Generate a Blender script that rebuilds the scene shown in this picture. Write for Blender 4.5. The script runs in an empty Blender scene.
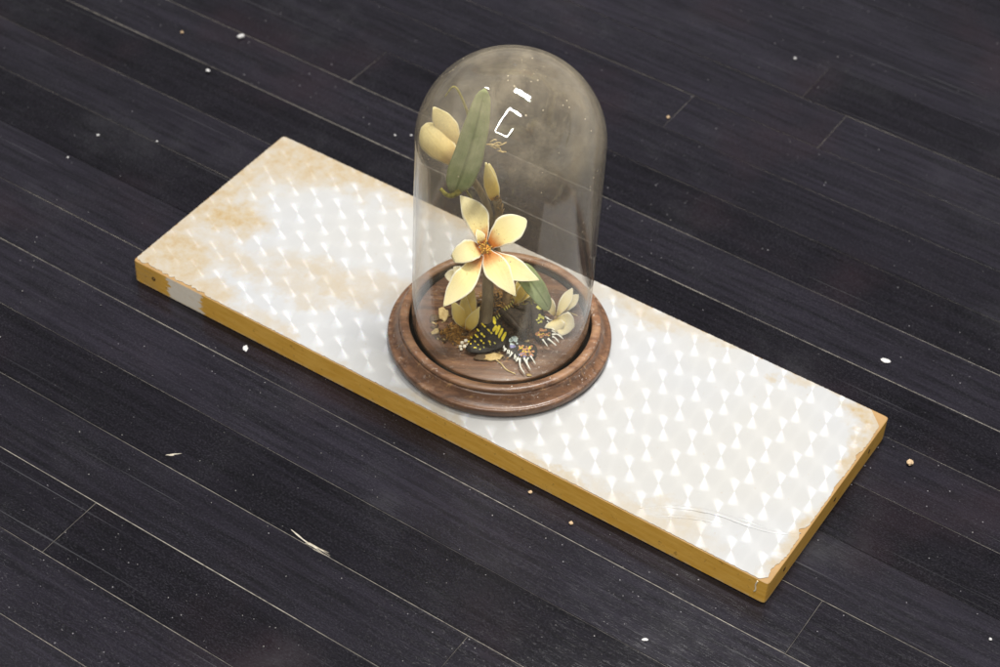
import bpy, math, random
import numpy as np
from mathutils import Vector, Matrix

sc = bpy.context.scene
C = sc.collection
random.seed(7)
rng = np.random.default_rng(7)

# ------------------------------------------------------------------ camera
cam_d = bpy.data.cameras.new('camera')
cam = bpy.data.objects.new('camera', cam_d)
C.objects.link(cam)
Rw = ((0.8362297499, 0.5468006474, 0.0415795302),
      (0.4068035066, -0.5677077157, -0.7156946671),
      (-0.3677372872, 0.6153998712, -0.6971745019))
cam.matrix_world = Matrix(((Rw[0][0], -Rw[1][0], -Rw[2][0], 0.60016051),
                           (Rw[0][1], -Rw[1][1], -Rw[2][1], -1.00503918),
                           (Rw[0][2], -Rw[1][2], -Rw[2][2], 1.16473479),
                           (0, 0, 0, 1)))
cam_d.sensor_width = 36
cam_d.sensor_fit = 'HORIZONTAL'
cam_d.lens = 72.43
cam_d.clip_start = 0.05
cam_d.clip_end = 50
cam_d.dof.use_dof = True
cam_d.dof.focus_distance = 1.50
cam_d.dof.aperture_fstop = 8.0
sc.camera = cam

# ------------------------------------------------------------------ world: the dim bounce of an indoor room
world = bpy.data.worlds.new('World')
sc.world = world
world.use_nodes = True
bg = world.node_tree.nodes['Background']
bg.inputs['Color'].default_value = (0.965, 0.965, 0.995, 1)
bg.inputs['Strength'].default_value = 0.28


# ------------------------------------------------------------------ ceiling tube lamps (seen as reflections in the dome)
def tube_lamp(p, q, watts, width=0.045):
    p, q = Vector(p), Vector(q)
    ld = bpy.data.lights.new('tube_lamp', 'AREA')
    ld.shape = 'RECTANGLE'
    ld.size = (q - p).length
    ld.size_y = width
    ld.energy = watts
    ld.color = (1.0, 0.98, 0.945)
    o = bpy.data.objects.new('tube_lamp', ld)
    C.objects.link(o)
    x = (q - p).normalized()
    z = Vector((0, 0, 1))
    y = z.cross(x)
    o.matrix_world = Matrix(((x.x, y.x, z.x, (p.x + q.x) / 2), (x.y, y.y, z.y, (p.y + q.y) / 2),
                             (x.z, y.z, z.z, (p.z + q.z) / 2), (0, 0, 0, 1)))
    return o


CZ = 2.8
tube_lamp((-0.27, 0.565, CZ), (0.62, 0.605, CZ), 66, 0.02)
tube_lamp((-0.25, 0.465, CZ), (0.64, 0.505, CZ), 66, 0.02)
tube_lamp((0.16, -0.53, CZ), (0.87, -0.56, CZ), 26)
tube_lamp((0.13, -0.60, CZ), (0.08, -2.36, CZ), 27)
tube_lamp((0.12, -2.42, CZ), (1.11, -2.42, CZ), 17)
tube_lamp((1.10, -2.36, CZ), (1.01, -1.51, CZ), 16)
tube_lamp((-1.70, 0.15, CZ), (-1.55, 0.15, CZ), 6)

sc.view_settings.view_transform = 'Standard'
sc.view_settings.look = 'None'
sc.view_settings.exposure = 0.0
sc.view_settings.gamma = 1.0
sc.render.engine = 'CYCLES'
sc.cycles.use_denoising = True
sc.cycles.max_bounces = 14
sc.cycles.transparent_max_bounces = 24
sc.cycles.transmission_bounces = 8
sc.cycles.sample_clamp_indirect = 6


# ------------------------------------------------------------------ node helpers
class NT:
    def __init__(self, name):
        self.m = bpy.data.materials.new(name)
        self.m.use_nodes = True
        self.t = self.m.node_tree
        self.t.nodes.clear()
        self.out = self.t.nodes.new('ShaderNodeOutputMaterial')

    def n(self, typ, **kw):
        nd = self.t.nodes.new(typ)
        for k, v in kw.items():
            setattr(nd, k, v)
        return nd

    def set(self, sock, v):
        if hasattr(v, 'is_output') or isinstance(v, bpy.types.NodeSocket):
            self.t.links.new(v, sock)
        elif v is not None:
            if isinstance(v, (tuple, list)) and len(v) == 3 and sock.type == 'RGBA':
                v = (*v, 1)
            sock.default_value = v

    def math(self, op, a, b=None, c=None, clamp=False):
        nd = self.n('ShaderNodeMath', operation=op, use_clamp=clamp)
        self.set(nd.inputs[0], a)
        if b is not None:
            self.set(nd.inputs[1], b)
        if c is not None:
            self.set(nd.inputs[2], c)
        return nd.outputs[0]

    def vmath(self, op, a, b=None):
        nd = self.n('ShaderNodeVectorMath', operation=op)
        self.set(nd.inputs[0], a)
        if b is not None:
            self.set(nd.inputs[1], b)
        return nd.outputs[0]

    def mix(self, f, a, b, blend='MIX'):
        nd = self.n('ShaderNodeMix', data_type='RGBA', blend_type=blend)
        self.set(nd.inputs[0], f)
        self.set(nd.inputs[6], a)
        self.set(nd.inputs[7], b)
        return nd.outputs[2]

    def fmix(self, f, a, b):
        nd = self.n('ShaderNodeMix', data_type='FLOAT')
        self.set(nd.inputs[0], f)
        self.set(nd.inputs[2], a)
        self.set(nd.inputs[3], b)
        return nd.outputs[0]

    def noise(self, vec, scale, detail=4, rough=0.55, dist=0.0):
        nd = self.n('ShaderNodeTexNoise')
        self.set(nd.inputs['Vector'], vec)
        nd.inputs['Scale'].default_value = scale
        nd.inputs['Detail'].default_value = detail
        nd.inputs['Roughness'].default_value = rough
        nd.inputs['Distortion'].default_value = dist
        return nd.outputs['Fac']

    def voro(self, vec, scale, feature='F1'):
        nd = self.n('ShaderNodeTexVoronoi', feature=feature)
        self.set(nd.inputs['Vector'], vec)
        nd.inputs['Scale'].default_value = scale
        return nd

    def step(self, v, lo, hi, a=0.0, b=1.0):
        nd = self.n('ShaderNodeMapRange', interpolation_type='SMOOTHSTEP')
        self.set(nd.inputs[0], v)
        nd.inputs[1].default_value = lo
        nd.inputs[2].default_value = hi
        nd.inputs[3].default_value = a
        nd.inputs[4].default_value = b
        return nd.outputs[0]

    def mapping(self, vec, scale=(1, 1, 1), loc=(0, 0, 0), rot=(0, 0, 0)):
        nd = self.n('ShaderNodeMapping')
        self.set(nd.inputs[0], vec)
        self.set(nd.inputs[1], loc)
        self.set(nd.inputs[2], rot)
        self.set(nd.inputs[3], scale)
        return nd.outputs[0]

    def attr(self, name):
        return self.n('ShaderNodeAttribute', attribute_name=name).outputs['Fac']

    def veins(self, al, k=11.0):
        v = self.n('ShaderNodeCombineXYZ')
        self.set(v.inputs[0], self.math('MULTIPLY', al, 1.6))
        self.set(v.inputs[1], self.math('MULTIPLY', self.attr('across'), k))
        self.set(v.inputs[2], self.math('MULTIPLY', self.rand(), 9.0))
        return self.noise(v.outputs[0], 1.0, 3, 0.6)

    def obj(self):
        return self.n('ShaderNodeTexCoord').outputs['Object']

    def pos(self):
        return self.n('ShaderNodeNewGeometry').outputs['Position']

    def rand(self):
        return self.n('ShaderNodeObjectInfo').outputs['Random']

    def bump(self, h, strength=0.3, dist=0.001):
        nd = self.n('ShaderNodeBump')
        nd.inputs['Strength'].default_value = strength
        nd.inputs['Distance'].default_value = dist
        self.set(nd.inputs['Height'], h)
        return nd.outputs[0]

    def pbr(self, col, rough=0.5, spec=0.5, normal=None, **kw):
        nd = self.n('ShaderNodeBsdfPrincipled')
        self.set(nd.inputs['Base Color'], col)
        self.set(nd.inputs['Roughness'], rough)
        self.set(nd.inputs['Specular IOR Level'], spec)
        if normal is not None:
            self.set(nd.inputs['Normal'], normal)
        for k, v in kw.items():
            self.set(nd.inputs[k.replace('_', ' ')], v)
        return nd.outputs[0]

    def mixs(self, f, a, b):
        nd = self.n('ShaderNodeMixShader')
        self.set(nd.inputs[0], f)
        self.t.links.new(a, nd.inputs[1])
        self.t.links.new(b, nd.inputs[2])
        return nd.outputs[0]

    def adds(self, a, b):
        nd = self.n('ShaderNodeAddShader')
        self.t.links.new(a, nd.inputs[0])
        self.t.links.new(b, nd.inputs[1])
        return nd.outputs[0]

    def done(self, sh):
        self.t.links.new(sh, self.out.inputs['Surface'])
        return self.m


# ------------------------------------------------------------------ materials
def mat_plank():
    t = NT('stained_floorboard')
    o, p, r = t.obj(), t.pos(), t.rand()
    off = t.n('ShaderNodeCombineXYZ')
    t.set(off.inputs[0], t.math('MULTIPLY', r, 37.0))
    t.set(off.inputs[2], t.math('MULTIPLY', r, 11.0))
    v = t.vmath('ADD', o, off.outputs[0])
    grain = t.noise(t.mapping(v, (3.0, 60, 60)), 3.0, 6, 0.65, 0.3)
    fine = t.noise(t.mapping(v, (14, 330, 330)), 3.0, 4, 0.7)
    pores = t.step(t.noise(t.mapping(v, (40, 900, 900)), 1.6, 2, 0.6), 0.60, 0.72)
    cloud = t.noise(p, 5.5, 6, 0.65, 0.1)
    cloud2 = t.noise(t.mapping(p, (1, 1, 1), (3.1, 1.7, 0)), 17, 6, 0.7, 0.1)
    base = t.mix(t.step(grain, 0.3, 0.7), (0.0020, 0.0017, 0.0028), (0.0085, 0.0072, 0.0112))
    base = t.mix(t.math('MULTIPLY', t.step(fine, 0.45, 0.75), 0.6), base, (0.012, 0.011, 0.0155))
    tone = t.fmix(r, 0.6, 1.5)
    base = t.mix(1.0, base, tone, 'MULTIPLY')
    reddish = t.math('MULTIPLY', t.step(t.noise(t.mapping(p, (1, 1, 1), (9, 4, 0)), 7, 3), 0.52, 0.75), 0.5)
    base = t.mix(reddish, base, (0.015, 0.0085, 0.0115))
    # dry dust film and scuffs lying on the stain
    haze = t.math('MULTIPLY', t.step(cloud, 0.46, 0.74), t.step(cloud2, 0.36, 0.72))
    base = t.mix(t.math('MULTIPLY', haze, 0.32), base, (0.038, 0.038, 0.042))
    weave = t.noise(t.mapping(p, (0.6, 1.5, 1)), 760, 2, 0.8)
    mott = t.math('MULTIPLY', t.step(weave, 0.48, 0.70), t.step(cloud2, 0.25, 0.65, .4, 1.0))
    base = t.mix(t.math('MULTIPLY', mott, 0.45), base, (0.036, 0.0345, 0.041))
    # hair-thin scratches in two directions
    for ang, sc_, lo in ((0.62, 1.0, 0.71), (-0.25, 1.3, 0.72), (1.9, 0.8, 0.735)):
        s = t.noise(t.mapping(p, (2.5 * sc_, 420 * sc_, 1), (0, 0, 0), (0, 0, ang)), 1.0, 2, 0.5)
        base = t.mix(t.math('MULTIPLY', t.step(s, lo, lo + 0.06), 0.32), base, (0.13, 0.13, 0.135))
    # fine dust specks
    vn = t.voro(p, 210)
    dens = t.step(t.noise(t.mapping(p, (1, 1, 1), (1.4, 5, 0)), 6, 3), 0.42, 0.70, 0.02, 0.42)
    sepc = t.n('ShaderNodeSeparateColor')
    t.set(sepc.inputs[0], vn.outputs['Color'])
    pick = t.math('LESS_THAN', sepc.outputs[0], dens)
    rad = t.fmix(sepc.outputs[1], 0.04, 0.13)
    dot = t.math('MULTIPLY', t.math('LESS_THAN', vn.outputs['Distance'], rad), pick)
    base = t.mix(t.math('MULTIPLY', dot, t.fmix(sepc.outputs[2], .12, .6)), base, (0.26, 0.25, 0.26))
    rough = t.fmix(t.math('ADD', t.math('MULTIPLY', cloud, 0.6), t.math('MULTIPLY', haze, 0.6), clamp=True), 0.16, 0.30)
    h = t.math('ADD', t.math('MULTIPLY', t.math('ADD', fine, t.math('MULTIPLY', weave, .8)), 0.6), t.math('ADD', grain, t.math('MULTIPLY', pores, -0.8)))
    return t.done(t.pbr(base, rough, t.fmix(r, 0.22, 0.38), t.bump(h, 0.14, 0.0006)))


def mat_filler():
    t = NT('seam_dust')
    p = t.pos()
    a = t.noise(t.mapping(p, (5, 17, 1)), 1.0, 3, 0.6)
    b = t.noise(t.mapping(p, (130, 40, 1)), 1.0, 3, 0.7)
    f = t.math('MULTIPLY', t.step(a, 0.34, 0.62, .25, 1), t.step(b, 0.30, 0.62, .35, 1))
    return t.done(t.pbr(t.mix(f, (0.022, 0.020, 0.022), (0.29, 0.265, 0.225)), 0.9, 0.1))


def stain_masks(t, p):
    """brown water stains with shapes of their own, in the board's own coordinates"""
    sx = t.n('ShaderNodeSeparateXYZ')
    warp = t.n('ShaderNodeTexNoise')
    t.set(warp.inputs['Vector'], p)
    warp.inputs['Scale'].default_value = 22
    warp.inputs['Detail'].default_value = 6
    warp.inputs['Roughness'].default_value = 0.65
    w = t.vmath('MULTIPLY', t.vmath('SUBTRACT', warp.outputs['Color'], (0.5, 0.5, 0.5)), (0.09, 0.09, 0.0))
    t.set(sx.inputs[0], t.vmath('ADD', p, w))
    x, y = sx.outputs[0], sx.outputs[1]
    total = None
    for (cx, cy, rx, ry, s) in ((-0.268, -0.012, 0.034, 0.026, 1.0), (-0.305, 0.010, 0.034, 0.130, .80), (-0.275, 0.085, 0.050, 0.045, .85),
                                (-0.225, 0.100, 0.100, 0.030, .85), (-0.130, 0.108, 0.120, 0.026, .70),
                                (-0.275, -0.075, 0.045, 0.040, .85), (-0.150, -0.026, 0.060, 0.017, .60), (-0.170, -0.048, 0.035, 0.012, .45),
                                (-0.225, -0.050, 0.050, 0.018, .55), (-0.235, -0.100, 0.08, 0.016, .7), (-0.14, -0.104, 0.08, 0.010, .5),
                                (-0.110, -0.012, 0.045, 0.020, .45), (-0.06, 0.10, 0.06, .020, .4),
                                (0.080, 0.098, 0.050, 0.018, .60), (0.302, 0.050, 0.014, 0.060, .75),
                                (0.195, -0.092, 0.060, 0.013, .45), (0.01, -0.104, 0.06, 0.010, .5), (0.2, 0.106, 0.12, 0.008, .55),
                                (0.292, 0.088, 0.020, 0.018, .9), (0.302, -0.05, 0.012, 0.06, .65), (0.18, -0.107, 0.14, 0.008, .6)):
        dx = t.math('DIVIDE', t.math('SUBTRACT', x, cx), rx)
        dy = t.math('DIVIDE', t.math('SUBTRACT', y, cy), ry)
        d = t.math('SQRT', t.math('ADD', t.math('MULTIPLY', dx, dx), t.math('MULTIPLY', dy, dy)))
        m = t.step(d, 0.35, 1.35, s, 0.0)
        total = m if total is None else t.math('MAXIMUM', total, m)
    return total


def mat_film():
    """pearly engine-turned film: overlapping discs of circular micro-grooves"""
    t = NT('engine_turned_pearl_film')
    p = t.obj()
    s = t.n('ShaderNodeSeparateXYZ')
    t.set(s.inputs[0], p)
    x, y = s.outputs[0], s.outputs[1]
    PX, PY, X0, RD = 0.02565, 0.0261, 0.1341, 0.0146
    col = t.math('ROUND', t.math('DIVIDE', t.math('SUBTRACT', x, X0), PX))

    def cand(dc, dr):
        c = t.math('ADD', col, dc) if dc else col
        cx = t.math('ADD', t.math('MULTIPLY', c, PX), X0)
        ph = t.fmix(t.math('GREATER_THAN', c, 0.5), 0.0060, 0.0145)
        ph = t.fmix(t.math('LESS_THAN', c, -4.5), ph, 0.0190)
        ph = t.fmix(t.math('LESS_THAN', c, -11.5), ph, 0.0250)
        row = t.math('ROUND', t.math('DIVIDE', t.math('SUBTRACT', y, ph), PY))
        if dr:
            row = t.math('ADD', row, dr)
        cy = t.math('ADD', t.math('MULTIPLY', row, PY), ph)
        dx, dy = t.math('SUBTRACT', x, cx), t.math('SUBTRACT', y, cy)
        d = t.math('SQRT', t.math('ADD', t.math('MULTIPLY', dx, dx), t.math('MULTIPLY', dy, dy)))
        return dx, dy, d

    dx, dy, d = cand(0, 0)
    inside = t.math('LESS_THAN', d, RD)
    for dc, dr in ((0, 1), (1, 0)):
        ex, ey, e = cand(dc, dr)
        k = t.math('LESS_THAN', e, RD)
        dx, dy, d = t.fmix(k, dx, ex), t.fmix(k, dy, ey), t.fmix(k, d, e)
        inside = t.math('MAXIMUM', inside, k)
    tang = t.n('ShaderNodeCombineXYZ')
    t.set(tang.inputs[0], t.math('MULTIPLY', dy, -1))
    t.set(tang.inputs[1], dx)
    tw = t.n('ShaderNodeVectorTransform', vector_type='VECTOR', convert_from='OBJECT', convert_to='WORLD')
    t.set(tw.inputs[0], tang.outputs[0])
    tv = t.vmath('NORMALIZE', tw.outputs[0])
    st = stain_masks(t, p)
    mott = t.noise(p, 90, 5, 0.7)
    st2 = t.math('MULTIPLY', st, t.step(mott, 0.22, 0.62, 0.45, 1.0), clamp=True)
    warm = t.noise(p, 7, 3, 0.5)
    basec = t.mix(t.step(warm, 0.3, 0.7), (0.350, 0.354, 0.358), (0.358, 0.353, 0.338))
    fleck = t.step(t.noise(p, 260, 2, 0.5), 0.71, 0.76)
    basec = t.mix(t.math('MULTIPLY', fleck, 0.35), basec, (0.29, 0.21, 0.12))
    colr = t.mix(st2, basec, (0.315, 0.245, 0.145))
    deep = t.math('MULTIPLY', t.step(st, 0.55, 1.0), t.step(mott, 0.5, 0.7))
    colr = t.mix(t.math('MULTIPLY', deep, 0.55), colr, (0.265, 0.17, 0.075))
    dif = t.n('ShaderNodeBsdfDiffuse')
    t.set(dif.inputs[0], colr)
    lob = None
    for c, ro in (((1, .12, .05), -0.008), ((.05, 1, .10), 0.0), ((.05, .08, 1.25), 0.008)):
        g = t.n('ShaderNodeBsdfAnisotropic', distribution='BECKMANN')
        t.set(g.inputs['Color'], c)
        g.inputs['Roughness'].default_value = 0.36
        g.inputs['Anisotropy'].default_value = 1.0
        g.inputs['Rotation'].default_value = (0.0 + ro) % 1.0
        t.set(g.inputs['Tangent'], tv)
        lob = g.outputs[0] if lob is None else t.adds(lob, g.outputs[0])
    flat = t.n('ShaderNodeBsdfAnisotropic', distribution='GGX')
    flat.inputs['Color'].default_value = (0.6, 0.6, 0.6, 1)
    flat.inputs['Roughness'].default_value = 0.45
    soft = t.n('ShaderNodeBsdfAnisotropic', distribution='GGX')
    soft.inputs['Color'].default_value = (0.90, 0.94, 1.0, 1)
    soft.inputs['Roughness'].default_value = 0.58
    soft.inputs['Anisotropy'].default_value = 0.84
    t.set(soft.inputs['Tangent'], tv)
    ink = t.mixs(inside, flat.outputs[0], t.mixs(0.90, lob, soft.outputs[0]))
    # grooves run out shallow towards the rim of each disc
    rim = t.step(d, 0.0095, 0.0150, 1.0, 0.30)
    f = t.math('MULTIPLY', t.math('MULTIPLY', t.math('SUBTRACT', 1.0, t.math('MULTIPLY', st, 0.9)), 0.058), rim)
    return t.done(t.mixs(f, dif.outputs[0], ink))


def mat_gold():
    t = NT('ochre_painted_edge')
    p = t.obj()
    s = t.n('ShaderNodeSeparateXYZ')
    t.set(s.inputs[0], p)
    n1 = t.noise(t.mapping(p, (1, 1, 6)), 40, 5, 0.65)
    n2 = t.noise(p, 180, 3, 0.6)
    c = t.mix(t.step(n1, 0.3, 0.7), (0.70, 0.372, 0.050), (0.80, 0.460, 0.085))
    c = t.mix(t.math('MULTIPLY', t.step(n2, 0.62, 0.72), 0.5), c, (0.26, 0.13, 0.03))
    # the strip on the front edge where the paint has come away
    xw = t.math('ADD', s.outputs[0], t.math('MULTIPLY', t.math('SUBTRACT', n1, 0.5), 0.030))
    bare = t.math('MULTIPLY', t.step(xw, -0.2635, -0.2610), t.step(xw, -0.2300, -0.2270, 1, 0))
    bare = t.math('MULTIPLY', bare, t.math('LESS_THAN', s.outputs[1], -0.101))
    c = t.mix(t.math('MULTIPLY', bare, t.step(n2, 0.2, 0.45, .75, 1)), c, (0.84, 0.76, 0.62))
    end = t.math('MULTIPLY', t.step(s.outputs[0], -0.262, -0.285), t.step(n1, 0.35, 0.55))
    c = t.mix(t.math('MULTIPLY', end, 0.5), c, (0.40, 0.25, 0.085))
    nz = t.n('ShaderNodeSeparateXYZ')
    t.set(nz.inputs[0], t.n('ShaderNodeTexCoord').outputs['Normal'])
    c = t.mix(t.step(nz.outputs[2], 0.45, 0.9), c, t.mix(n1, (0.20, 0.115, 0.04), (0.36, 0.22, 0.09)))
    worn = t.math('MULTIPLY', t.step(s.outputs[2], 0.0035, 0.0005), t.step(n2, 0.4, 0.6))
    c = t.mix(t.math('MULTIPLY', worn, 0.5), c, (0.72, 0.55, 0.30))
    return t.done(t.pbr(c, 0.55, 0.35, t.bump(t.math('ADD', n1, n2), 0.25, 0.0006)))


def mat_wood(name='turned_brown_wood', k=1.0, w0=0.52):
    t = NT(name)
    p = t.obj()
    # growth rings of a plank laid flat: long grain across the turned disc
    g = t.noise(t.mapping(p, (4, 42, 60), (0, 0, 0), (0, 0, 0.5)), 3.5, 6, 0.65, 0.5)
    f = t.noise(t.mapping(p, (14, 200, 260), (0, 0, 0), (0, 0, 0.5)), 3.0, 4, 0.7)
    c = t.mix(t.step(g, 0.30, 0.72), tuple(k * q for q in (0.070, 0.035, 0.020)), tuple(k * q for q in (0.180, 0.090, 0.047)))
    c = t.mix(t.math('MULTIPLY', t.step(f, 0.5, 0.72), 0.55), c, (0.060, 0.030, 0.017))
    wear = t.step(t.noise(t.mapping(p, (.5, 2.2, 3), (0, 0, 0), (0, 0, 0.5)), 38, 5, 0.7), w0, w0 + 0.2)
    c = t.mix(t.math('MULTIPLY', wear, 0.45), c, (0.36, 0.205, 0.105))
    nick = t.step(t.noise(t.mapping(p, (60, 420, 90), (0, 0, 0), (0, 0, 1.1)), 1.0, 3, 0.7), 0.60, 0.70)
    c = t.mix(t.math('MULTIPLY', nick, 0.4), c, (0.46, 0.27, 0.11))
    dust = t.math('MULTIPLY', t.step(t.noise(p, 330, 3, 0.7), 0.56, 0.7), t.step(t.noise(p, 26, 4, 0.6), 0.42, 0.66))
    c = t.mix(t.math('MULTIPLY', dust, 0.5), c, (0.55, 0.48, 0.42))
    vn = t.voro(p, 340)
    sp = t.n('ShaderNodeSeparateColor')
    t.set(sp.inputs[0], vn.outputs['Color'])
    dot = t.math('MULTIPLY', t.math('LESS_THAN', vn.outputs['Distance'], 0.18), t.math('LESS_THAN', sp.outputs[0], 0.022))
    c = t.mix(t.math('MULTIPLY', dot, 0.75), c, (0.75, 0.71, 0.66))
    return t.done(t.pbr(c, t.fmix(wear, 0.30, 0.48), 0.5, t.bump(t.math('ADD', g, f), 0.25, 0.0006)))


def mat_groove():
    t = NT('black_groove_lining')
    return t.done(t.pbr((0.008, 0.007, 0.006), 0.7, 0.2))


def mat_glass():
    """thin clear glass with a film of old dust, thickest where the dome faces up"""
    t = NT('dusty_clear_glass')
    p = t.obj()
    lw = t.n('ShaderNodeLayerWeight')
    lw.inputs['Blend'].default_value = 0.5
    fc = t.math('POWER', lw.outputs['Facing'], 5.0)
    fres = t.math('ADD', t.math('MULTIPLY', fc, 0.90), 0.042)
    tr = t.n('ShaderNodeBsdfTransparent')
    tr.inputs[0].default_value = (0.995, 0.990, 0.975, 1)
    gl = t.n('ShaderNodeBsdfGlossy')
    gl.inputs['Roughness'].default_value = 0.022
    clear = t.mixs(fres, tr.outputs[0], gl.outputs[0])
    s = t.n('ShaderNodeSeparateXYZ')
    t.set(s.inputs[0], p)
    up = t.step(s.outputs[2], 0.05, 0.265)
    streak = t.noise(t.mapping(p, (90, 90, 6)), 1.0, 4, 0.6)
    cloud = t.noise(p, 16, 5, 0.62, 0.5)
    fine = t.noise(p, 420, 3, 0.7)
    film = t.math('ADD', 0.012, t.math('MULTIPLY', up, 0.070))
    film = t.math('MULTIPLY', film, t.step(cloud, 0.28, 0.72, 0.30, 1.70))
    film = t.math('MULTIPLY', film, t.step(fine, 0.3, 0.7, 0.75, 1.25))
    film = t.math('MULTIPLY', film, t.step(streak, 0.3, 0.7, 0.8, 1.2))
    vn = t.voro(p, 420)
    sp = t.n('ShaderNodeSeparateColor')
    t.set(sp.inputs[0], vn.outputs['Color'])
    dens = t.math('MULTIPLY', t.step(t.noise(t.mapping(p, (1, 1, 1), (4, 2, 1)), 24, 3, 0.6), 0.5, 0.72), t.math('MULTIPLY', up, 0.14))
    dot = t.math('MULTIPLY', t.math('LESS_THAN', vn.outputs['Distance'], t.fmix(sp.outputs[1], 0.10, 0.30)), t.math('LESS_THAN', sp.outputs[0], dens))
    film = t.math('MAXIMUM', film, t.math('MULTIPLY', dot, 0.75))
    d = t.n('ShaderNodeBsdfDiffuse')
    d.inputs[0].default_value = (0.97, 0.84, 0.61, 1)
    tl = t.n('ShaderNodeBsdfTranslucent')
    tl.inputs[0].default_value = (0.97, 0.84, 0.61, 1)
    return t.done(t.mixs(film, clear, t.mixs(0.5, d.outputs[0], tl.outputs[0])))


def mat_petal(name, inner, mid, tipc, edge, orange=0.20, specks=True):
    t = NT(name)
    p = t.obj()
    al, ed = t.attr('along'), t.attr('edge')
    wob = t.math('MULTIPLY', t.math('SUBTRACT', t.noise(p, 160, 3, 0.6), 0.5), 0.16)
    a2 = t.math('ADD', al, wob)
    c = t.mix(t.step(a2, 0.25, 0.95), mid, tipc)
    c = t.mix(t.step(a2, orange * 0.35, orange * 1.9, 1, 0), c, inner)
    veins = t.veins(al)
    c = t.mix(t.math('MULTIPLY', t.step(veins, 0.5, 0.72), 0.22), c, (0.80, 0.56, 0.16))
    blot = t.noise(p, 130, 4, 0.65)
    c = t.mix(t.math('MULTIPLY', t.step(blot, 0.58, 0.75), 0.22), c, (0.78, 0.60, 0.24))
    c = t.mix(t.step(ed, 0.80, 0.97), c, edge)
    if specks:
        vn = t.voro(p, 620)
        sp = t.n('ShaderNodeSeparateColor')
        t.set(sp.inputs[0], vn.outputs['Color'])
        dens = t.step(a2, 0.20, 0.62, 0.42, 0.02)
        dot = t.math('MULTIPLY', t.math('LESS_THAN', vn.outputs['Distance'], 0.26), t.math('LESS_THAN', sp.outputs[0], dens))
        c = t.mix(t.math('MULTIPLY', dot, 0.6), c, (0.42, 0.17, 0.03))
    b = t.pbr(c, 0.62, 0.25, t.bump(t.math('ADD', veins, t.math('MULTIPLY', t.noise(p, 700, 3, 0.6), .3)), 0.5, 0.0008))
    tl = t.n('ShaderNodeBsdfTranslucent')
    t.set(tl.inputs[0], c)
    return t.done(t.mixs(0.34, b, tl.outputs[0]))


def mat_leaf():
    t = NT('pale_green_leaf')
    p = t.obj()
    ed, al = t.attr('edge'), t.attr('along')
    n = t.noise(p, 120, 4, 0.6)
    c = t.mix(t.step(n, 0.3, 0.7), (0.34, 0.425, 0.185), (0.46, 0.53, 0.27))
    c = t.mix(t.step(ed, 0.05, 0.14, 0.75, 0), c, (0.22, 0.28, 0.11))
    c = t.mix(t.math('MULTIPLY', t.step(ed, 0.86, 1.0), 0.5), c, (0.25, 0.27, 0.10))
    c = t.mix(t.step(al, 0.05, 0.12, 0.5, 0), c, (0.16, 0.15, 0.04))
    vn = t.veins(al, 16.0)
    c = t.mix(t.math('MULTIPLY', t.step(vn, 0.5, 0.75), 0.35), c, (0.20, 0.25, 0.10))
    b = t.pbr(c, 0.55, 0.3, t.bump(vn, 0.5, 0.0008))
    tl = t.n('ShaderNodeBsdfTranslucent')
    t.set(tl.inputs[0], c)
    return t.done(t.mixs(0.35, b, tl.outputs[0]))


def mat_simple(name, a, b, scale=200, rough=0.7, spec=0.25, stretch=(1, 1, 1), bump=0.3):
    t = NT(name)
    p = t.obj()
    n = t.noise(t.mapping(p, stretch), scale, 4, 0.65)
    c = t.mix(t.step(n, 0.28, 0.72), a, b)
    return t.done(t.pbr(c, rough, spec, t.bump(n, bump, 0.0006)))


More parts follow.
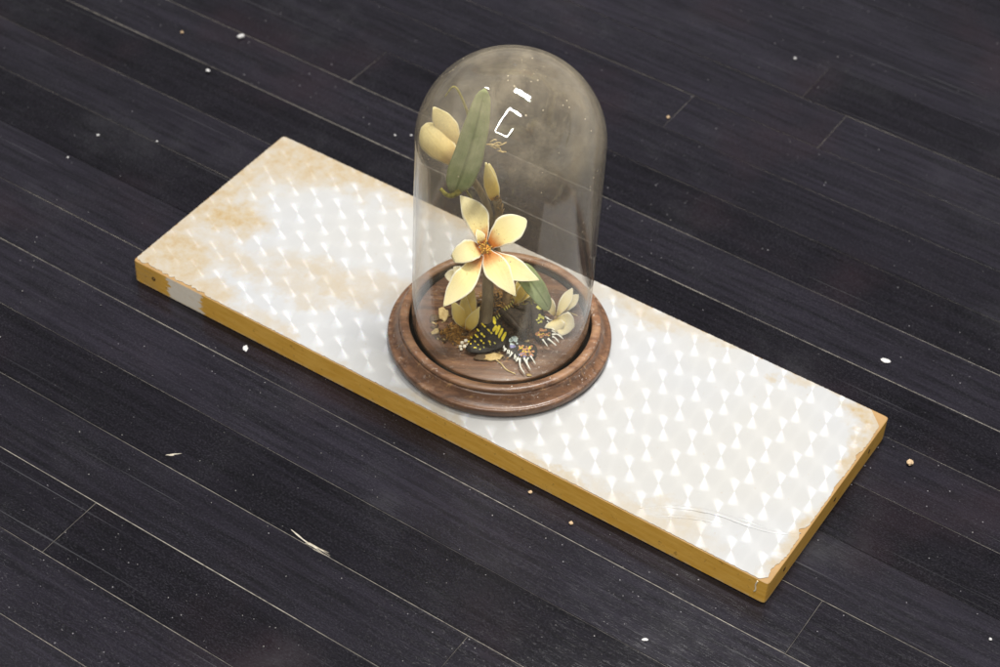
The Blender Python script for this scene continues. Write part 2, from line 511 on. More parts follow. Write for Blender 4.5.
M = dict(
    plank=mat_plank(), filler=mat_filler(), film=mat_film(), gold=mat_gold(), wood=mat_wood(), wood_rim=mat_wood('worn_lit_rim_wood', 1.35, 0.42), groove=mat_groove(),  # rim wood paler from wear, and from light on its top put into the colour
    glass=mat_glass(), leaf=mat_leaf(),
    petal=mat_petal('cream_petal', (0.62, 0.20, 0.018), (0.95, 0.84, 0.42), (0.97, 0.90, 0.58), (0.97, 0.95, 0.82), 0.19),
    petal_old=mat_petal('buff_petal', (0.55, 0.32, 0.08), (0.96, 0.78, 0.34), (0.97, 0.86, 0.46), (0.97, 0.89, 0.56), 0.25, False),
    petal_yellow=mat_petal('yellow_petal', (0.58, 0.28, 0.03), (0.93, 0.74, 0.20), (0.95, 0.83, 0.36), (0.96, 0.90, 0.60), 0.10, False),
    petal_white=mat_petal('ivory_petal', (0.70, 0.55, 0.20), (0.92, 0.82, 0.48), (0.94, 0.88, 0.65), (0.95, 0.92, 0.78), 0.15, False),
    stem=mat_simple('grey_brown_stem', (0.125, 0.095, 0.055), (0.26, 0.205, 0.125), 160, stretch=(1, 1, .12)),
    bark=mat_simple('flaky_bark', (0.10, 0.055, 0.022), (0.36, 0.24, 0.11), 220),
    moss=mat_simple('dark_brown_moss', (0.012, 0.007, 0.003), (0.062, 0.032, 0.011), 300, 0.9),
    fibre=mat_simple('rusty_fibre', (0.15, 0.066, 0.012), (0.44, 0.24, 0.055), 400, 0.8),
    olive=mat_simple('olive_moss', (0.08, 0.075, 0.012), (0.26, 0.23, 0.04), 300, 0.85),
    chip=mat_simple('pale_bark_chip', (0.36, 0.24, 0.085), (0.66, 0.52, 0.26), 140),
    darkchip=mat_simple('dark_bark_chip', (0.05, 0.03, 0.015), (0.14, 0.09, 0.04), 140),
    seed=mat_simple('white_seed', (0.66, 0.60, 0.46), (0.84, 0.80, 0.70), 200, 0.5),
    pollen=mat_simple('orange_pollen', (0.50, 0.20, 0.02), (0.66, 0.42, 0.06), 500),
    wing=mat_simple('black_wing', (0.008, 0.007, 0.006), (0.026, 0.020, 0.014), 500, 0.55),
    wingbrown=mat_simple('brown_wing', (0.012, 0.008, 0.004), (0.036, 0.023, 0.012), 300, 0.6),
    mark_yellow=mat_simple('yellow_wing_mark', (0.62, 0.48, 0.015), (0.80, 0.68, 0.06), 900, 0.5),
    mark_olive=mat_simple('yellow_green_wing_mark', (0.40, 0.40, 0.06), (0.62, 0.58, 0.14), 900, 0.5),
    mark_blue=mat_simple('pale_blue_wing_mark', (0.42, 0.56, 0.58), (0.66, 0.74, 0.66), 700, 0.4),
    mark_violet=mat_simple('violet_wing_mark', (0.16, 0.15, 0.34), (0.34, 0.33, 0.55), 700, 0.4),
    mark_orange=mat_simple('orange_wing_mark', (0.30, 0.10, 0.03), (0.62, 0.34, 0.15), 420, 0.5),
    fringe=mat_simple('white_wing_fringe', (0.70, 0.70, 0.60), (0.86, 0.85, 0.78), 600, 0.6),
    nail=mat_simple('rusty_nail', (0.030, 0.018, 0.008), (0.09, 0.05, 0.02), 500, 0.6),
    crumb_white=mat_simple('white_paint_crumb', (0.34, 0.335, 0.33), (0.56, 0.55, 0.54), 900),
    crumb_buff=mat_simple('buff_wood_crumb', (0.30, 0.20, 0.11), (0.52, 0.39, 0.25), 900),
    grit=mat_simple('grey_grit', (0.12, 0.115, 0.11), (0.36, 0.345, 0.33), 60),
    bare=mat_simple('bare_scratched_wood', (0.42, 0.36, 0.27), (0.75, 0.70, 0.60), 500, stretch=(.3, 2, 1)),
    tape=mat_simple('cream_drip', (0.70, 0.58, 0.36), (0.82, 0.74, 0.55), 300),
)


# ------------------------------------------------------------------ mesh helpers
def mesh_obj(name, verts, faces, mat, parent=None, attrs=None, smooth=True):
    me = bpy.data.meshes.new(name)
    me.from_pydata([tuple(map(float, v)) for v in verts], [], [tuple(map(int, f)) for f in faces])
    if smooth:
        me.polygons.foreach_set('use_smooth', [True] * len(me.polygons))
    if attrs:
        for k, a in attrs.items():
            at = me.attributes.new(k, 'FLOAT', 'POINT')
            at.data.foreach_set('value', np.asarray(a, dtype=np.float32))
    me.materials.append(M[mat])
    me.validate()
    o = bpy.data.objects.new(name, me)
    C.objects.link(o)
    if parent is not None:
        o.parent = parent
    return o


def tag(o, label=None, cat=None, group=None, kind=None):
    for k, v in (('label', label), ('category', cat), ('group', group), ('kind', kind)):
        if v:
            o[k] = v
    return o


def join(parts):
    V, F, n = [], [], 0
    for v, f in parts:
        V += list(v)
        F += [tuple(i + n for i in q) for q in f]
        n += len(v)
    return V, F


def tube(pts, rad, seg=8):
    pts = [np.array(p, float) for p in pts]
    n = len(pts)
    if np.isscalar(rad):
        rad = [rad] * n
    V, F = [], []
    prev = None
    for i, p in enumerate(pts):
        d = pts[min(i + 1, n - 1)] - pts[max(i - 1, 0)]
        d /= np.linalg.norm(d) + 1e-12
        if prev is None:
            a = np.cross(d, [0.3, 0.5, 0.81])
            if np.linalg.norm(a) < 1e-3:
                a = np.cross(d, [1, 0, 0])
        else:
            a = prev - d * (prev @ d)
        a /= np.linalg.norm(a)
        prev = a
        b = np.cross(d, a)
        for k in range(seg):
            th = 2 * math.pi * k / seg
            V.append(p + rad[i] * (math.cos(th) * a + math.sin(th) * b))
    for i in range(n - 1):
        for k in range(seg):
            k2 = (k + 1) % seg
            F.append((i * seg + k, i * seg + k2, (i + 1) * seg + k2, (i + 1) * seg + k))
    F.append(tuple(reversed(range(seg))))
    F.append(tuple((n - 1) * seg + k for k in range(seg)))
    return V, F


def smooth_path(pts, m=8):
    P = [np.array(p, float) for p in pts]
    P = [2 * P[0] - P[1]] + P + [2 * P[-1] - P[-2]]
    out = []
    for i in range(1, len(P) - 2):
        for j in range(m):
            t = j / m
            out.append(0.5 * ((2 * P[i]) + (-P[i - 1] + P[i + 1]) * t + (2 * P[i - 1] - 5 * P[i] + 4 * P[i + 1] - P[i + 2]) * t * t
                              + (-P[i - 1] + 3 * P[i] - 3 * P[i + 1] + P[i + 2]) * t ** 3))
    out.append(P[-2])
    return out


def lathe(profile, seg=128, close=False):
    V, F = [], []
    n = len(profile)
    for r, z in profile:
        for k in range(seg):
            th = 2 * math.pi * k / seg
            V.append((r * math.cos(th), r * math.sin(th), z))
    rng_ = range(n if close else n - 1)
    for i in rng_:
        j = (i + 1) % n
        for k in range(seg):
            k2 = (k + 1) % seg
            F.append((i * seg + k, i * seg + k2, j * seg + k2, j * seg + k))
    return V, F


def prism(poly, z0, z1):
    n = len(poly)
    V = [(x, y, z0) for x, y in poly] + [(x, y, z1) for x, y in poly]
    F = [tuple(reversed(range(n))), tuple(range(n, 2 * n))]
    F += [(i, (i + 1) % n, (i + 1) % n + n, i + n) for i in range(n)]
    return V, F


def bbox_bevel(x0, x1, y0, y1, z0, z1, b):
    """a box whose top edges are eased by b"""
    ring = lambda e, z: [(x0 + e, y0 + e, z), (x1 - e, y0 + e, z), (x1 - e, y1 - e, z), (x0 + e, y1 - e, z)]
    V = ring(0, z0) + ring(0, z1 - b) + ring(b, z1)
    F = [(3, 2, 1, 0), (8, 9, 10, 11)]
    for a in (0, 4):
        for k in range(4):
            k2 = (k + 1) % 4
            F.append((a + k, a + k2, a + 4 + k2, a + 4 + k))
    return V, F


def lump(r, seed, sub=1, flat=1.0):
    """small irregular crumb"""
    g = np.random.default_rng(seed)
    phi = (1 + 5 ** .5) / 2
    V = [np.array(v, float) for v in ((-1, phi, 0), (1, phi, 0), (-1, -phi, 0), (1, -phi, 0), (0, -1, phi), (0, 1, phi),
                                      (0, -1, -phi), (0, 1, -phi), (phi, 0, -1), (phi, 0, 1), (-phi, 0, -1), (-phi, 0, 1))]
    F = [(0, 11, 5), (0, 5, 1), (0, 1, 7), (0, 7, 10), (0, 10, 11), (1, 5, 9), (5, 11, 4), (11, 10, 2), (10, 7, 6), (7, 1, 8),
         (3, 9, 4), (3, 4, 2), (3, 2, 6), (3, 6, 8), (3, 8, 9), (4, 9, 5), (2, 4, 11), (6, 2, 10), (8, 6, 7), (9, 8, 1)]
    for _ in range(sub):
        mid, F2 = {}, []
        def m(a, b):
            k = (min(a, b), max(a, b))
            if k not in mid:
                V.append((V[a] + V[b]) / 2)
                mid[k] = len(V) - 1
            return mid[k]
        for a, b, c in F:
            x, y, z = m(a, b), m(b, c), m(c, a)
            F2 += [(a, x, z), (b, y, x), (c, z, y), (x, y, z)]
        F = F2
    out = []
    for v in V:
        v = v / np.linalg.norm(v) * r * (0.72 + 0.5 * g.random())
        out.append(v * np.array([1, 1, flat]))
    return out, F


# ------------------------------------------------------------------ the floor
FA = -0.00605
floor_v, floor_f = prism([(-2.2, -1.8), (2.2, -1.8), (2.2, 2.6), (-2.2, 2.6)], -0.03, -0.0007)
floor = mesh_obj('floor', floor_v, floor_f, 'filler', smooth=False)
floor.rotation_euler.z = FA
tag(floor, kind='structure')
PW, Y0, GAP = 0.0593, -0.0125, 0.0006
known = {8: [0.041], 6: [-0.044], 7: [0.088], -2: [0.334], -5: [0.139], -6: [-0.161], 4: [-0.319]}
for k in range(-22, 36):
    ga, gb = GAP * (0.45 + 0.9 * ((k * 0.618) % 1)), GAP * (0.45 + 0.9 * (((k + 1) * 0.618) % 1))
    y0, y1 = Y0 + k * PW + ga / 2, Y0 + (k + 1) * PW - gb / 2
    cuts = list(known.get(k, []))
    lo, hi = (cuts[0], cuts[-1]) if cuts else (None, None)
    if not cuts:
        lo = hi = None
        a = -0.85 - random.random() * 0.5
        b = 0.62 + random.random() * 0.5
        cuts = [a, b]
    else:
        cuts = [cuts[0] - 1.05 - 0.4 * random.random()] + cuts + [cuts[-1] + 0.8 + 0.4 * random.random()]
    cuts = [-2.2] + [c for c in cuts if -2.1 < c < 2.1] + [2.2]
    for x0, x1 in zip(cuts[:-1], cuts[1:]):
        cx, cy = (x0 + x1) / 2, (y0 + y1) / 2
        dz = random.uniform(-0.00025, 0.00015)
        g2 = GAP * 0.22
        v, f = bbox_bevel(x0 + g2 - cx, x1 - g2 - cx, y0 - cy, y1 - cy, -0.0006, dz, 0.00035)
        o = mesh_obj('plank', v, f, 'plank', floor, smooth=False)
        o.location = (cx, cy, 0)

# ------------------------------------------------------------------ the board
T = 0.0232
BL, BW = 0.300, 0.1024
board = bpy.data.objects.new('display_board', None)
C.objects.link(board)
board.location = (0, 0, 0.0004)
tag(board, 'long ochre-edged board topped with pearly engine-turned film, lying on dark floorboards', 'board')


def ragged_rect(hx, hy, step, fn):
    pts = []
    def side(p, q):
        n = max(2, int(math.dist(p, q) / step))
        for i in range(n):
            t = i / n
            pts.append((p[0] + (q[0] - p[0]) * t, p[1] + (q[1] - p[1]) * t))
    c = [(-hx, -hy), (hx, -hy), (hx, hy), (-hx, hy)]
    for i in range(4):
        side(c[i], c[(i + 1) % 4])
    return [fn(x, y) for x, y in pts]


def core_fn(x, y):
    # worn, very slightly rounded corners
    for sx in (-1, 1):
        for sy in (-1, 1):
            d = abs(x - sx * BL) + abs(y - sy * BW)
            if d < 0.003:
                x -= sx * (0.003 - d) * 0.25
                y -= sy * (0.003 - d) * 0.25
    return x, y


poly = ragged_rect(BL, BW, 0.0025, core_fn)
v, f = prism(poly, 0.0004, T - 0.0009)
# eased upper edge
n = len(poly)
v2 = [(x * (1 - .0006 / BL), y * (1 - .0006 / BW), T - 0.0005) for x, y in poly]
V = list(v[:n]) + list(v[n:]) + v2
F = [tuple(reversed(range(n))), tuple(range(2 * n, 3 * n))]
for a in (0, n):
    F += [(a + i, a + (i + 1) % n, a + n + (i + 1) % n, a + n + i) for i in range(n)]
mesh_obj('core', V, F, 'gold', board, smooth=False)

gch = np.random.default_rng(3)
jit = gch.normal(size=4000)


def film_fn(x, y):
    x, y = core_fn(x, y)
    i = int((x + 1) * 977 + (y + 1) * 1543) % 4000
    e = 0.0005 + 0.00035 * abs(jit[i])
    if x > BL - 0.004:                       # the right end is torn and lifted
        e = 0.0009 + 0.0008 * abs(math.sin(y * 90)) * abs(math.sin(y * 41 + 1)) + 0.0005 * abs(jit[i])
        for c, wd, dp in ((-0.043, 0.004, 0.0040), (0.012, 0.006, 0.0010), (0.052, 0.004, 0.0022), (-0.090, 0.010, 0.0030)):
            e += dp * math.exp(-((y - c) / wd) ** 2)
    ex = e if abs(x) > BL - 0.004 else 0
    ey = 0.0006 + 0.0003 * abs(jit[i]) if abs(y) > BW - 0.004 else 0
    if y < -BW + 0.004 and x < -0.225:
        ey += 0.0016 * abs(math.sin(x * 420)) + 0.0006 * abs(jit[i])
    x -= math.copysign(ex, x)
    y -= math.copysign(ey, y)
    # missing triangle at the right corner, rounded near corner
    for cx, cy, r in ((BL, BW, 0.016), (BL, -BW, 0.009), (-BL, -BW, 0.005)):
        dx, dy = abs(x - cx), abs(y - cy)
        if dx + dy < r:
            k = (r - dx - dy) / 2
            x -= math.copysign(k, cx)
            y -= math.copysign(k, cy)
    return x, y


poly = ragged_rect(BL, BW, 0.0018, film_fn)
v, f = prism(poly, T - 0.00045, T)
mesh_obj('patterned_film', v, f, 'film', board, smooth=False)
# creases in the film near the right end
for pts, r in (([(0.186, -0.094), (0.203, -0.080), (0.222, -0.070), (0.240, -0.064), (0.262, -0.061), (0.283, -0.055), (0.297, -0.045)], 0.0017),
               ([(0.193, -0.100), (0.206, -0.089), (0.224, -0.079), (0.238, -0.0735), (0.250, -0.0715)], 0.0013),
               ([(0.246, -0.061), (0.262, -0.0575), (0.275, -0.0565)], 0.0012)):
    pp = smooth_path([(x, y, T - 0.0004) for x, y in pts], 6)
    m = len(pp)
    rr = [1.5 * r * (0.25 + 0.75 * math.sin(math.pi * (i + .5) / m)) * random.uniform(.85, 1.1) for i in range(m)]
    tv, tf = tube(pp, rr, 8)
    tv = [(a[0], a[1], T - 0.0002 + (a[2] - T + 0.0004) * 0.32) for a in tv]
    mesh_obj('film_crease', tv, tf, 'film', board)


def disc_on(center, axis, r, name, mat, seed):
    """small pitted nail head on an edge of the board"""
    g = np.random.default_rng(seed)
    a = Vector(axis)
    z = Vector((0, 0, 1))
    b = z.cross(a)
    V, F = [], []
    for rr, h in ((1.0, -0.0006), (1.0, 0.00025), (0.6, 0.0003), (0.35, -0.0001)):
        for k in range(12):
            th = 2 * math.pi * k / 12
            j = 1 + 0.12 * g.normal()
            V.append(Vector(center) + a * h + (b * math.cos(th) + z * math.sin(th)) * r * rr * j)
    for i in range(3):
        for k in range(12):
            k2 = (k + 1) % 12
            F.append((i * 12 + k, i * 12 + k2, i * 12 + 12 + k2, i * 12 + 12 + k))
    F.append(tuple(36 + k for k in range(12)))
    return mesh_obj(name, V, F, mat, board)


for y, z in ((0.070, 0.012), (0.010, 0.011), (-0.074, 0.012)):
    disc_on((BL, y, z), (1, 0, 0), 0.0019, 'nail_head', 'nail', int(abs(y) * 1e4))
disc_on((-0.279, -BW, 0.0125), (0, -1, 0), 0.0021, 'nail_head', 'nail', 5)
# a dried drip hanging on the near corner of the front edge, and curls of edging
tv, tf = tube(smooth_path([(0.2915, -BW - .0001, 0.0212), (0.2905, -BW - .0003, 0.016), (0.2912, -BW - .0003, 0.011), (0.2902, -BW - .0003, 0.0085)], 5), 0.0006, 8)
mesh_obj('dried_drip', tv, tf, 'tape', board)

# ------------------------------------------------------------------ dome and its base; local frame: u right, w towards the viewer, z up
OX, OY, OZ = 0.00097, -0.00284, T + 0.0006
ANG = math.atan2(0.51315354, 0.85829683)
ca, sa = math.cos(ANG), math.sin(ANG)


def thing(name, label, cat, base=(0, 0, 0), group=None):
    """Empty standing at (u, w, z) in millimetres inside the dome"""
    o = bpy.data.objects.new(name, None)
    C.objects.link(o)
    u, w, z = (c / 1000 for c in base)
    o.location = (OX + ca * u + sa * w, OY + sa * u - ca * w, OZ + z)
    o.rotation_euler.z = ANG
    tag(o, label, cat, group)
    o['_b'] = base
    return o


def loc(p, th):
    b = th['_b'] if '_b' in th else th.parent['_b']
    return np.array(((p[0] - b[0]) / 1000, -(p[1] - b[1]) / 1000, (p[2] - b[2]) / 1000))


def part(name, vf, mat, th, attrs=None, smooth=True):
    """vf in (u, w, z) millimetres"""
    root = th if '_b' in th else th.parent
    v = [loc(p, root) for p in vf[0]]
    return mesh_obj(name, v, [tuple(reversed(q)) for q in vf[1]], mat, th, attrs, smooth)


base = thing('turned_base', 'round turned brown wooden base with a raised rim, standing on the patterned film', 'base')
prof = [(0.0005, 0), (86, 0), (88.0, 0.5), (89.4, 1.9), (90.4, 4.2), (90.7, 6.6), (90.5, 8.4), (90.1, 9.2), (89.6, 9.55), (88.9, 9.65), (88.3, 9.5),
        (87.0, 10.2), (85.2, 11.7), (83.7, 13.7), (82.6, 15.8), (82.0, 17.8), (81.75, 18.3), (81.1, 18.4), (81.0, 18.9)]
mesh_obj('moulded_ring', *lathe([(r / 1000, z / 1000) for r, z in prof + [(74.6, 18.9), (74.6, 8), (0.0005, 8)]], 144, True), 'wood', base)
mesh_obj('rim', *lathe([(r / 1000, z / 1000) for r, z in ((81.0, 18.95), (81.15, 20.6), (80.9, 22.0), (80.2, 22.8), (79.0, 23.2), (77.4, 23.35), (75.9, 23.2), (74.2, 22.6), (73.6, 21.6), (73.5, 18.95))], 144, True), 'wood_rim', base)
mesh_obj('groove', *lathe([(r / 1000, z / 1000) for r, z in ((74.3, 18.8), (74.3, 8.4), (68.3, 8.4), (68.3, 17.6), (68.7, 17.6), (68.8, 9.2), (73.2, 9.2), (73.3, 18.8))], 144, True), 'groove', base)
mesh_obj('platform', *lathe([(r / 1000, z / 1000) for r, z in ((0.0005, 8.2), (68.2, 8.2), (68.2, 18.8), (67.8, 19.6), (66.8, 20.0), (40, 20.05), (0.0005, 20.1))], 144, True), 'wood', base)

dome = thing('glass_dome', 'tall clear dusty glass dome with a round top, set in the wooden base', 'dome', (0, 0, 9.6))
ZT, RG = 275.0, 71.5
zc = ZT - RG
zb = 9.6
prof = [(RG - 1.9, zb + .4), (RG - 1.4, zb), (RG - .5, zb), (RG, zb + .5)]
prof += [(RG, z) for z in np.linspace(zb + 3, zc, 14)]
prof += [(RG * math.cos(a), zc + RG * math.sin(a)) for a in np.linspace(0.03, math.pi / 2 - 0.0005, 40)]
ri = RG - 2.0
prof += [(ri * math.cos(a), zc + ri * math.sin(a)) for a in np.linspace(math.pi / 2 - 0.0005, 0.03, 40)]
prof += [(ri, z) for z in np.linspace(zc, zb + 3, 14)]
mesh_obj('glass_shell', *lathe([(r / 1000, (z - zb) / 1000) for r, z in prof], 160, True), 'glass', dome)


# ------------------------------------------------------------------ petals and leaves
def blade(base_, tip, width, nrm, bend=0.0, cup=0.0, prof=None, na=18, nc=10, thick=0.55, side=0.0, seed=0, curl=0.0, rag=0.02):
    """petal or leaf as a thin solid, mm; bend lifts its middle along nrm, cup lifts its margins, curl rolls its tip"""
    g = np.random.default_rng(seed)
    b, t_, n_ = np.array(base_, float), np.array(tip, float), np.array(nrm, float)
    ax = t_ - b
    L = np.linalg.norm(ax)
    ax /= L
    n_ = n_ - ax * (n_ @ ax)
    n_ /= np.linalg.norm(n_)
    cr = np.cross(n_, ax)
    if prof is None:
        prof = [(0, .22), (.12, .42), (.3, .78), (.5, 1.0), (.65, .98), (.8, .76), (.92, .40), (.98, .14), (1, .02)]
    ps, pw = zip(*prof)
    S = np.linspace(0, 1, na + 1)
    S = S ** 0.9
    Wd = np.interp(S, ps, pw) * width / 2
    k = np.convolve(np.pad(Wd, 1, mode='edge'), [.2, .6, .2], 'valid')
    k[-1] = Wd[-1]
    Wd = k
    ph = g.random(4) * 6.28
    grid = np.zeros((na + 1, nc + 1, 3))
    al = np.zeros((na + 1, nc + 1))
    ed = np.zeros((na + 1, nc + 1))
    ac = np.zeros((na + 1, nc + 1))
    for i, s in enumerate(S):
        wl = Wd[i] * (1 + rag * math.sin(s * 19 + ph[0]))
        wr = Wd[i] * (1 + rag * math.sin(s * 23 + ph[1]))
        mid = b + ax * L * s + n_ * (bend * 4 * s * (1 - s) + curl * max(0, s - .55) ** 2 * 5) + cr * (side * 4 * s * (1 - s))
        for j in range(nc + 1):
            q = 2 * j / nc - 1
            e = (wr if q > 0 else wl) * q
            und = 0.25 * math.sin(s * 9 + ph[2]) * q * abs(q)
            grid[i, j] = mid + cr * e + n_ * (cup * q * q * math.sin(math.pi * min(1, s * 1.05)) * (Wd[i] / (width / 2)) + und + 0.10 * math.cos(q * 14) * 0)
            al[i, j] = s
            ac[i, j] = q
            ed[i, j] = max(abs(q), (s - .93) / .07 if s > .93 else 0)
    du = np.gradient(grid, axis=0)
    dv = np.gradient(grid, axis=1)
    nn = np.cross(dv, du)
    nn /= np.linalg.norm(nn, axis=2, keepdims=True) + 1e-9
    top, bot = grid + nn * thick / 2, grid - nn * thick / 2
    V = [*top.reshape(-1, 3), *bot.reshape(-1, 3)]
    N = (na + 1) * (nc + 1)
    ix = lambda i, j: i * (nc + 1) + j
    F = []
    for i in range(na):
        for j in range(nc):
            F.append((ix(i, j), ix(i, j + 1), ix(i + 1, j + 1), ix(i + 1, j)))
            F.append((N + ix(i, j), N + ix(i + 1, j), N + ix(i + 1, j + 1), N + ix(i, j + 1)))
    rim = [(i, 0) for i in range(na)] + [(na, j) for j in range(nc)] + [(i, nc) for i in range(na, 0, -1)] + [(0, j) for j in range(nc, 0, -1)]
    for a, c in zip(rim, rim[1:] + rim[:1]):
        p, q = ix(*a), ix(*c)
        F.append((p, q, N + q, N + p))
    at = {'along': np.concatenate([al.ravel(), al.ravel()]), 'edge': np.concatenate([ed.ravel(), ed.ravel()]), 'across': np.concatenate([ac.ravel(), ac.ravel()])}
    return (V, F), at


def petal(th, mat, *a, name='petal', **k):
    vf, at = blade(*a, **k)
    return part(name, vf, mat, th, at)


def holder(name, root):
    """a part that itself has sub-parts: an Empty under the thing"""
    o = bpy.data.objects.new(name, None)
    C.objects.link(o)
    o.parent = root
    return o


VIEW = (0.0, 0.72, 0.69)
UPV = np.array((0.0, -0.69, 0.72))
RT = np.array((1.0, 0.0, 0.0))
NV = np.array(VIEW)

# the tall spray: branch, open flower, buds, leaves
spray = thing('flower_spray', 'tall artificial spray with open cream flower, buds and long green leaf under the dome', 'flower spray', (-12, 10, 20))
part('branch', tube(smooth_path([(-12, 10, 20), (-11, 4, 45), (-12, -7, 68), (-11, -21, 88), (-6, -28, 106), (-9, -26, 125)], 7),
                    [5.2 - 0.07 * i for i in range(36)], 12), 'stem', spray)
part('side_branch', tube(smooth_path([(-10, -24, 94), (-17, -31, 118), (-27, -22, 146), (-36, -12, 171), (-40, -12, 180)], 7),
                         [3.2 - 0.03 * i for i in range(29)], 12), 'stem', spray)
part('shoot', tube(smooth_path([(4, -8, 20), (3, -14, 45), (-3, -20, 68), (-9, -24, 88)], 7), [3.4 - 0.05 * i for i in range(22)], 10), 'bark', spray)
# scaly node under the upright bud
pts = []
g = np.random.default_rng(11)
for i in range(26):
    s = i / 25
    c = np.array((-5.2 - 4.6 * s, -27 + 1 * s, 110 + 17 * s))
    th_ = i * 2.4
    out = np.array((math.cos(th_), math.sin(th_), 0.35))
    vf, _ = blade(c, c + out * 3.2 + np.array((0, 0, 4.5)), 3.0, out + np.array((0, 0, -.4)), 0.6, 0.2, na=5, nc=4, thick=.35, seed=i)
    pts.append(vf)
part('scaly_node', join(pts), 'bark', spray)

fl = holder('open_flower', spray)
FC = np.array((-14.4, 2.0, 98.6))
FN = np.array((0.0, 0.56, 0.83))
FU = np.array((0.0, -0.83, 0.56))


def fpt(dx, dy, dn=0.0):
    return FC + RT * dx + FU * dy * 1.025 + FN * dn


core_ = -5.0
P6 = [  # base offset, tip offset (right, up, out), width, bend, cup, curl, outline, sideways bow
    ((-3, 4, core_ - 1), (-22.5, 39.5, 2), 20, 2.0, 1.2, 0, [(0, .35), (.2, .62), (.45, .96), (.60, 1.0), (.76, .76), (.9, .38), (1, .02)], 4.5),
    ((3, 4, core_), (29.5, 23, 5), 23.5, 2.0, 1.5, -1.5, [(0, .30), (.2, .66), (.45, .97), (.64, 1.0), (.80, .76), (.92, .46), (1, .10)], -1.5),
    ((6, -2, core_ - 2), (42.5, -21.5, -1), 19, 3.5, 1.2, -2, [(0, .28), (.2, .66), (.40, 1.0), (.56, .96), (.74, .66), (.9, .28), (1, .01)], 4.0),
    ((1, -2, core_ + 1), (25, -35.5, 2), 20.5, 2.5, 1.5, -2, [(0, .34), (.18, .76), (.34, 1.0), (.50, .95), (.70, .68), (.88, .33), (1, .01)], 1.5),
    ((-4, -4, core_ - 1), (-30, -47, 3), 19.5, 3.0, 1.5, -2, [(0, .26), (.2, .60), (.45, .97), (.58, 1.0), (.76, .76), (.91, .34), (1, .02)], -2.0),
    ((-5, 0, core_), (-22.5, -9, 7), 18, 4.5, 2.0, -6, [(0, .45), (.3, .85), (.6, 1.0), (.85, .85), (1, .35)], 0),
]
for i, (b, tp, w_, be, cu, cl, pr, sd) in enumerate(P6):
    petal(fl, 'petal', fpt(*b), fpt(*tp), w_, FN, bend=be, cup=cu, curl=cl, prof=pr, seed=20 + i, thick=0.65, nc=12, na=22, side=sd)
# small upturned flap beside the throat
petal(fl, 'petal', fpt(-6, 3, -3), fpt(-8, 13, 4), 10, (0.7, 0.5, 0.4), bend=2, cup=1.5, seed=31, thick=.7)
pts = []
g = np.random.default_rng(5)
for i in range(16):
    a = g.random() * 6.28
    r_ = 2.2 + 4.0 * g.random()
    p0 = fpt(0, 1, -6)
    p2 = fpt(r_ * math.cos(a) - 0.5, r_ * math.sin(a) + 1, 1.5 + 2.5 * g.random())
    p1 = (p0 + p2) / 2 + FN * 1.0
    pts.append(tube([p0, p1, p2], [.5, .4, .3], 6))
    lv, lf = lump(0.85, i, 0)
    pts.append(([p2 + q for q in lv], lf))
part('stamens', join(pts), 'pollen', fl)
lv, lf = lump(4.6, 77, 2, .8)
part('throat', ([fpt(-.5, .5, -6.5) + q for q in lv], lf), 'pollen', fl)

ub = holder('upper_flower', spray)
petal(ub, 'petal_old', (-38, -9, 174), (-65.5, -11, 206), 23, (-.15, .72, .68), bend=4, cup=-4.5, seed=41, thick=.7,
      prof=[(0, .40), (.2, .66), (.5, .95), (.70, 1.0), (.86, .82), (.96, .5), (1, .22)], side=-2.0)
petal(ub, 'petal_old', (-40, -13, 177), (-58.5, -14, 221), 18, VIEW, bend=2.0, cup=-2.5, seed=42, thick=.7,
      prof=[(0, .40), (.25, .75), (.55, 1.0), (.8, .72), (.93, .36), (1, .06)], side=2.0)
part('calyx', tube(smooth_path([(-34, -12, 166), (-38, -11, 174), (-41, -11, 180)], 5), [2.8 + .28 * i for i in range(11)], 10), 'bark', spray)

up = holder('bud', spray)
petal(up, 'petal_yellow', (-9.7, -25, 125.5), (-18.1, -24, 163), 11.5, VIEW, bend=2.2, cup=-3.0, seed=51, thick=.8,
      prof=[(0, .55), (.15, .85), (.35, 1.0), (.6, .82), (.85, .42), (1, .06)])
petal(up, 'petal_yellow', (-9.5, -28, 125.5), (-15.8, -28, 159), 10, (0.5, .6, .6), bend=2.2, cup=-2.5, seed=52, thick=.8,
      prof=[(0, .55), (.15, .85), (.35, 1.0), (.6, .82), (.85, .42), (1, .06)])

LF = [(0, .16), (.05, .56), (.12, .88), (.24, 1.0), (.4, .98), (.6, .88), (.8, .72), (.92, .52), (.97, .34), (1, .05)]
petal(spray, 'leaf', (-40.5, 4, 153.5), (-21.0, 2, 253), 23, (0.10, 0.80, 0.58), bend=4.0, cup=2.2, prof=LF, name='leaf', seed=61, na=28, thick=.6, side=1.5)
part('leaf_stalk', tube(smooth_path([(-51, 3, 157), (-46, 5, 153), (-41, 6, 154), (-36, 5, 158)], 5), [1.5 + .06 * i for i in range(16)], 8), 'olive', spray)
part('wire', tube(smooth_path([(-36, 4, 158), (-36, -22, 141), (-31, -37, 120), (-22, -36, 104)], 5), 0.9, 6), 'olive', spray)
petal(spray, 'leaf', (9, 10, 92), (38.0, 15, 49), 17, (0.35, 0.72, 0.62), bend=5.0, cup=1.8, prof=LF, name='leaf', seed=62, na=22, thick=.6)
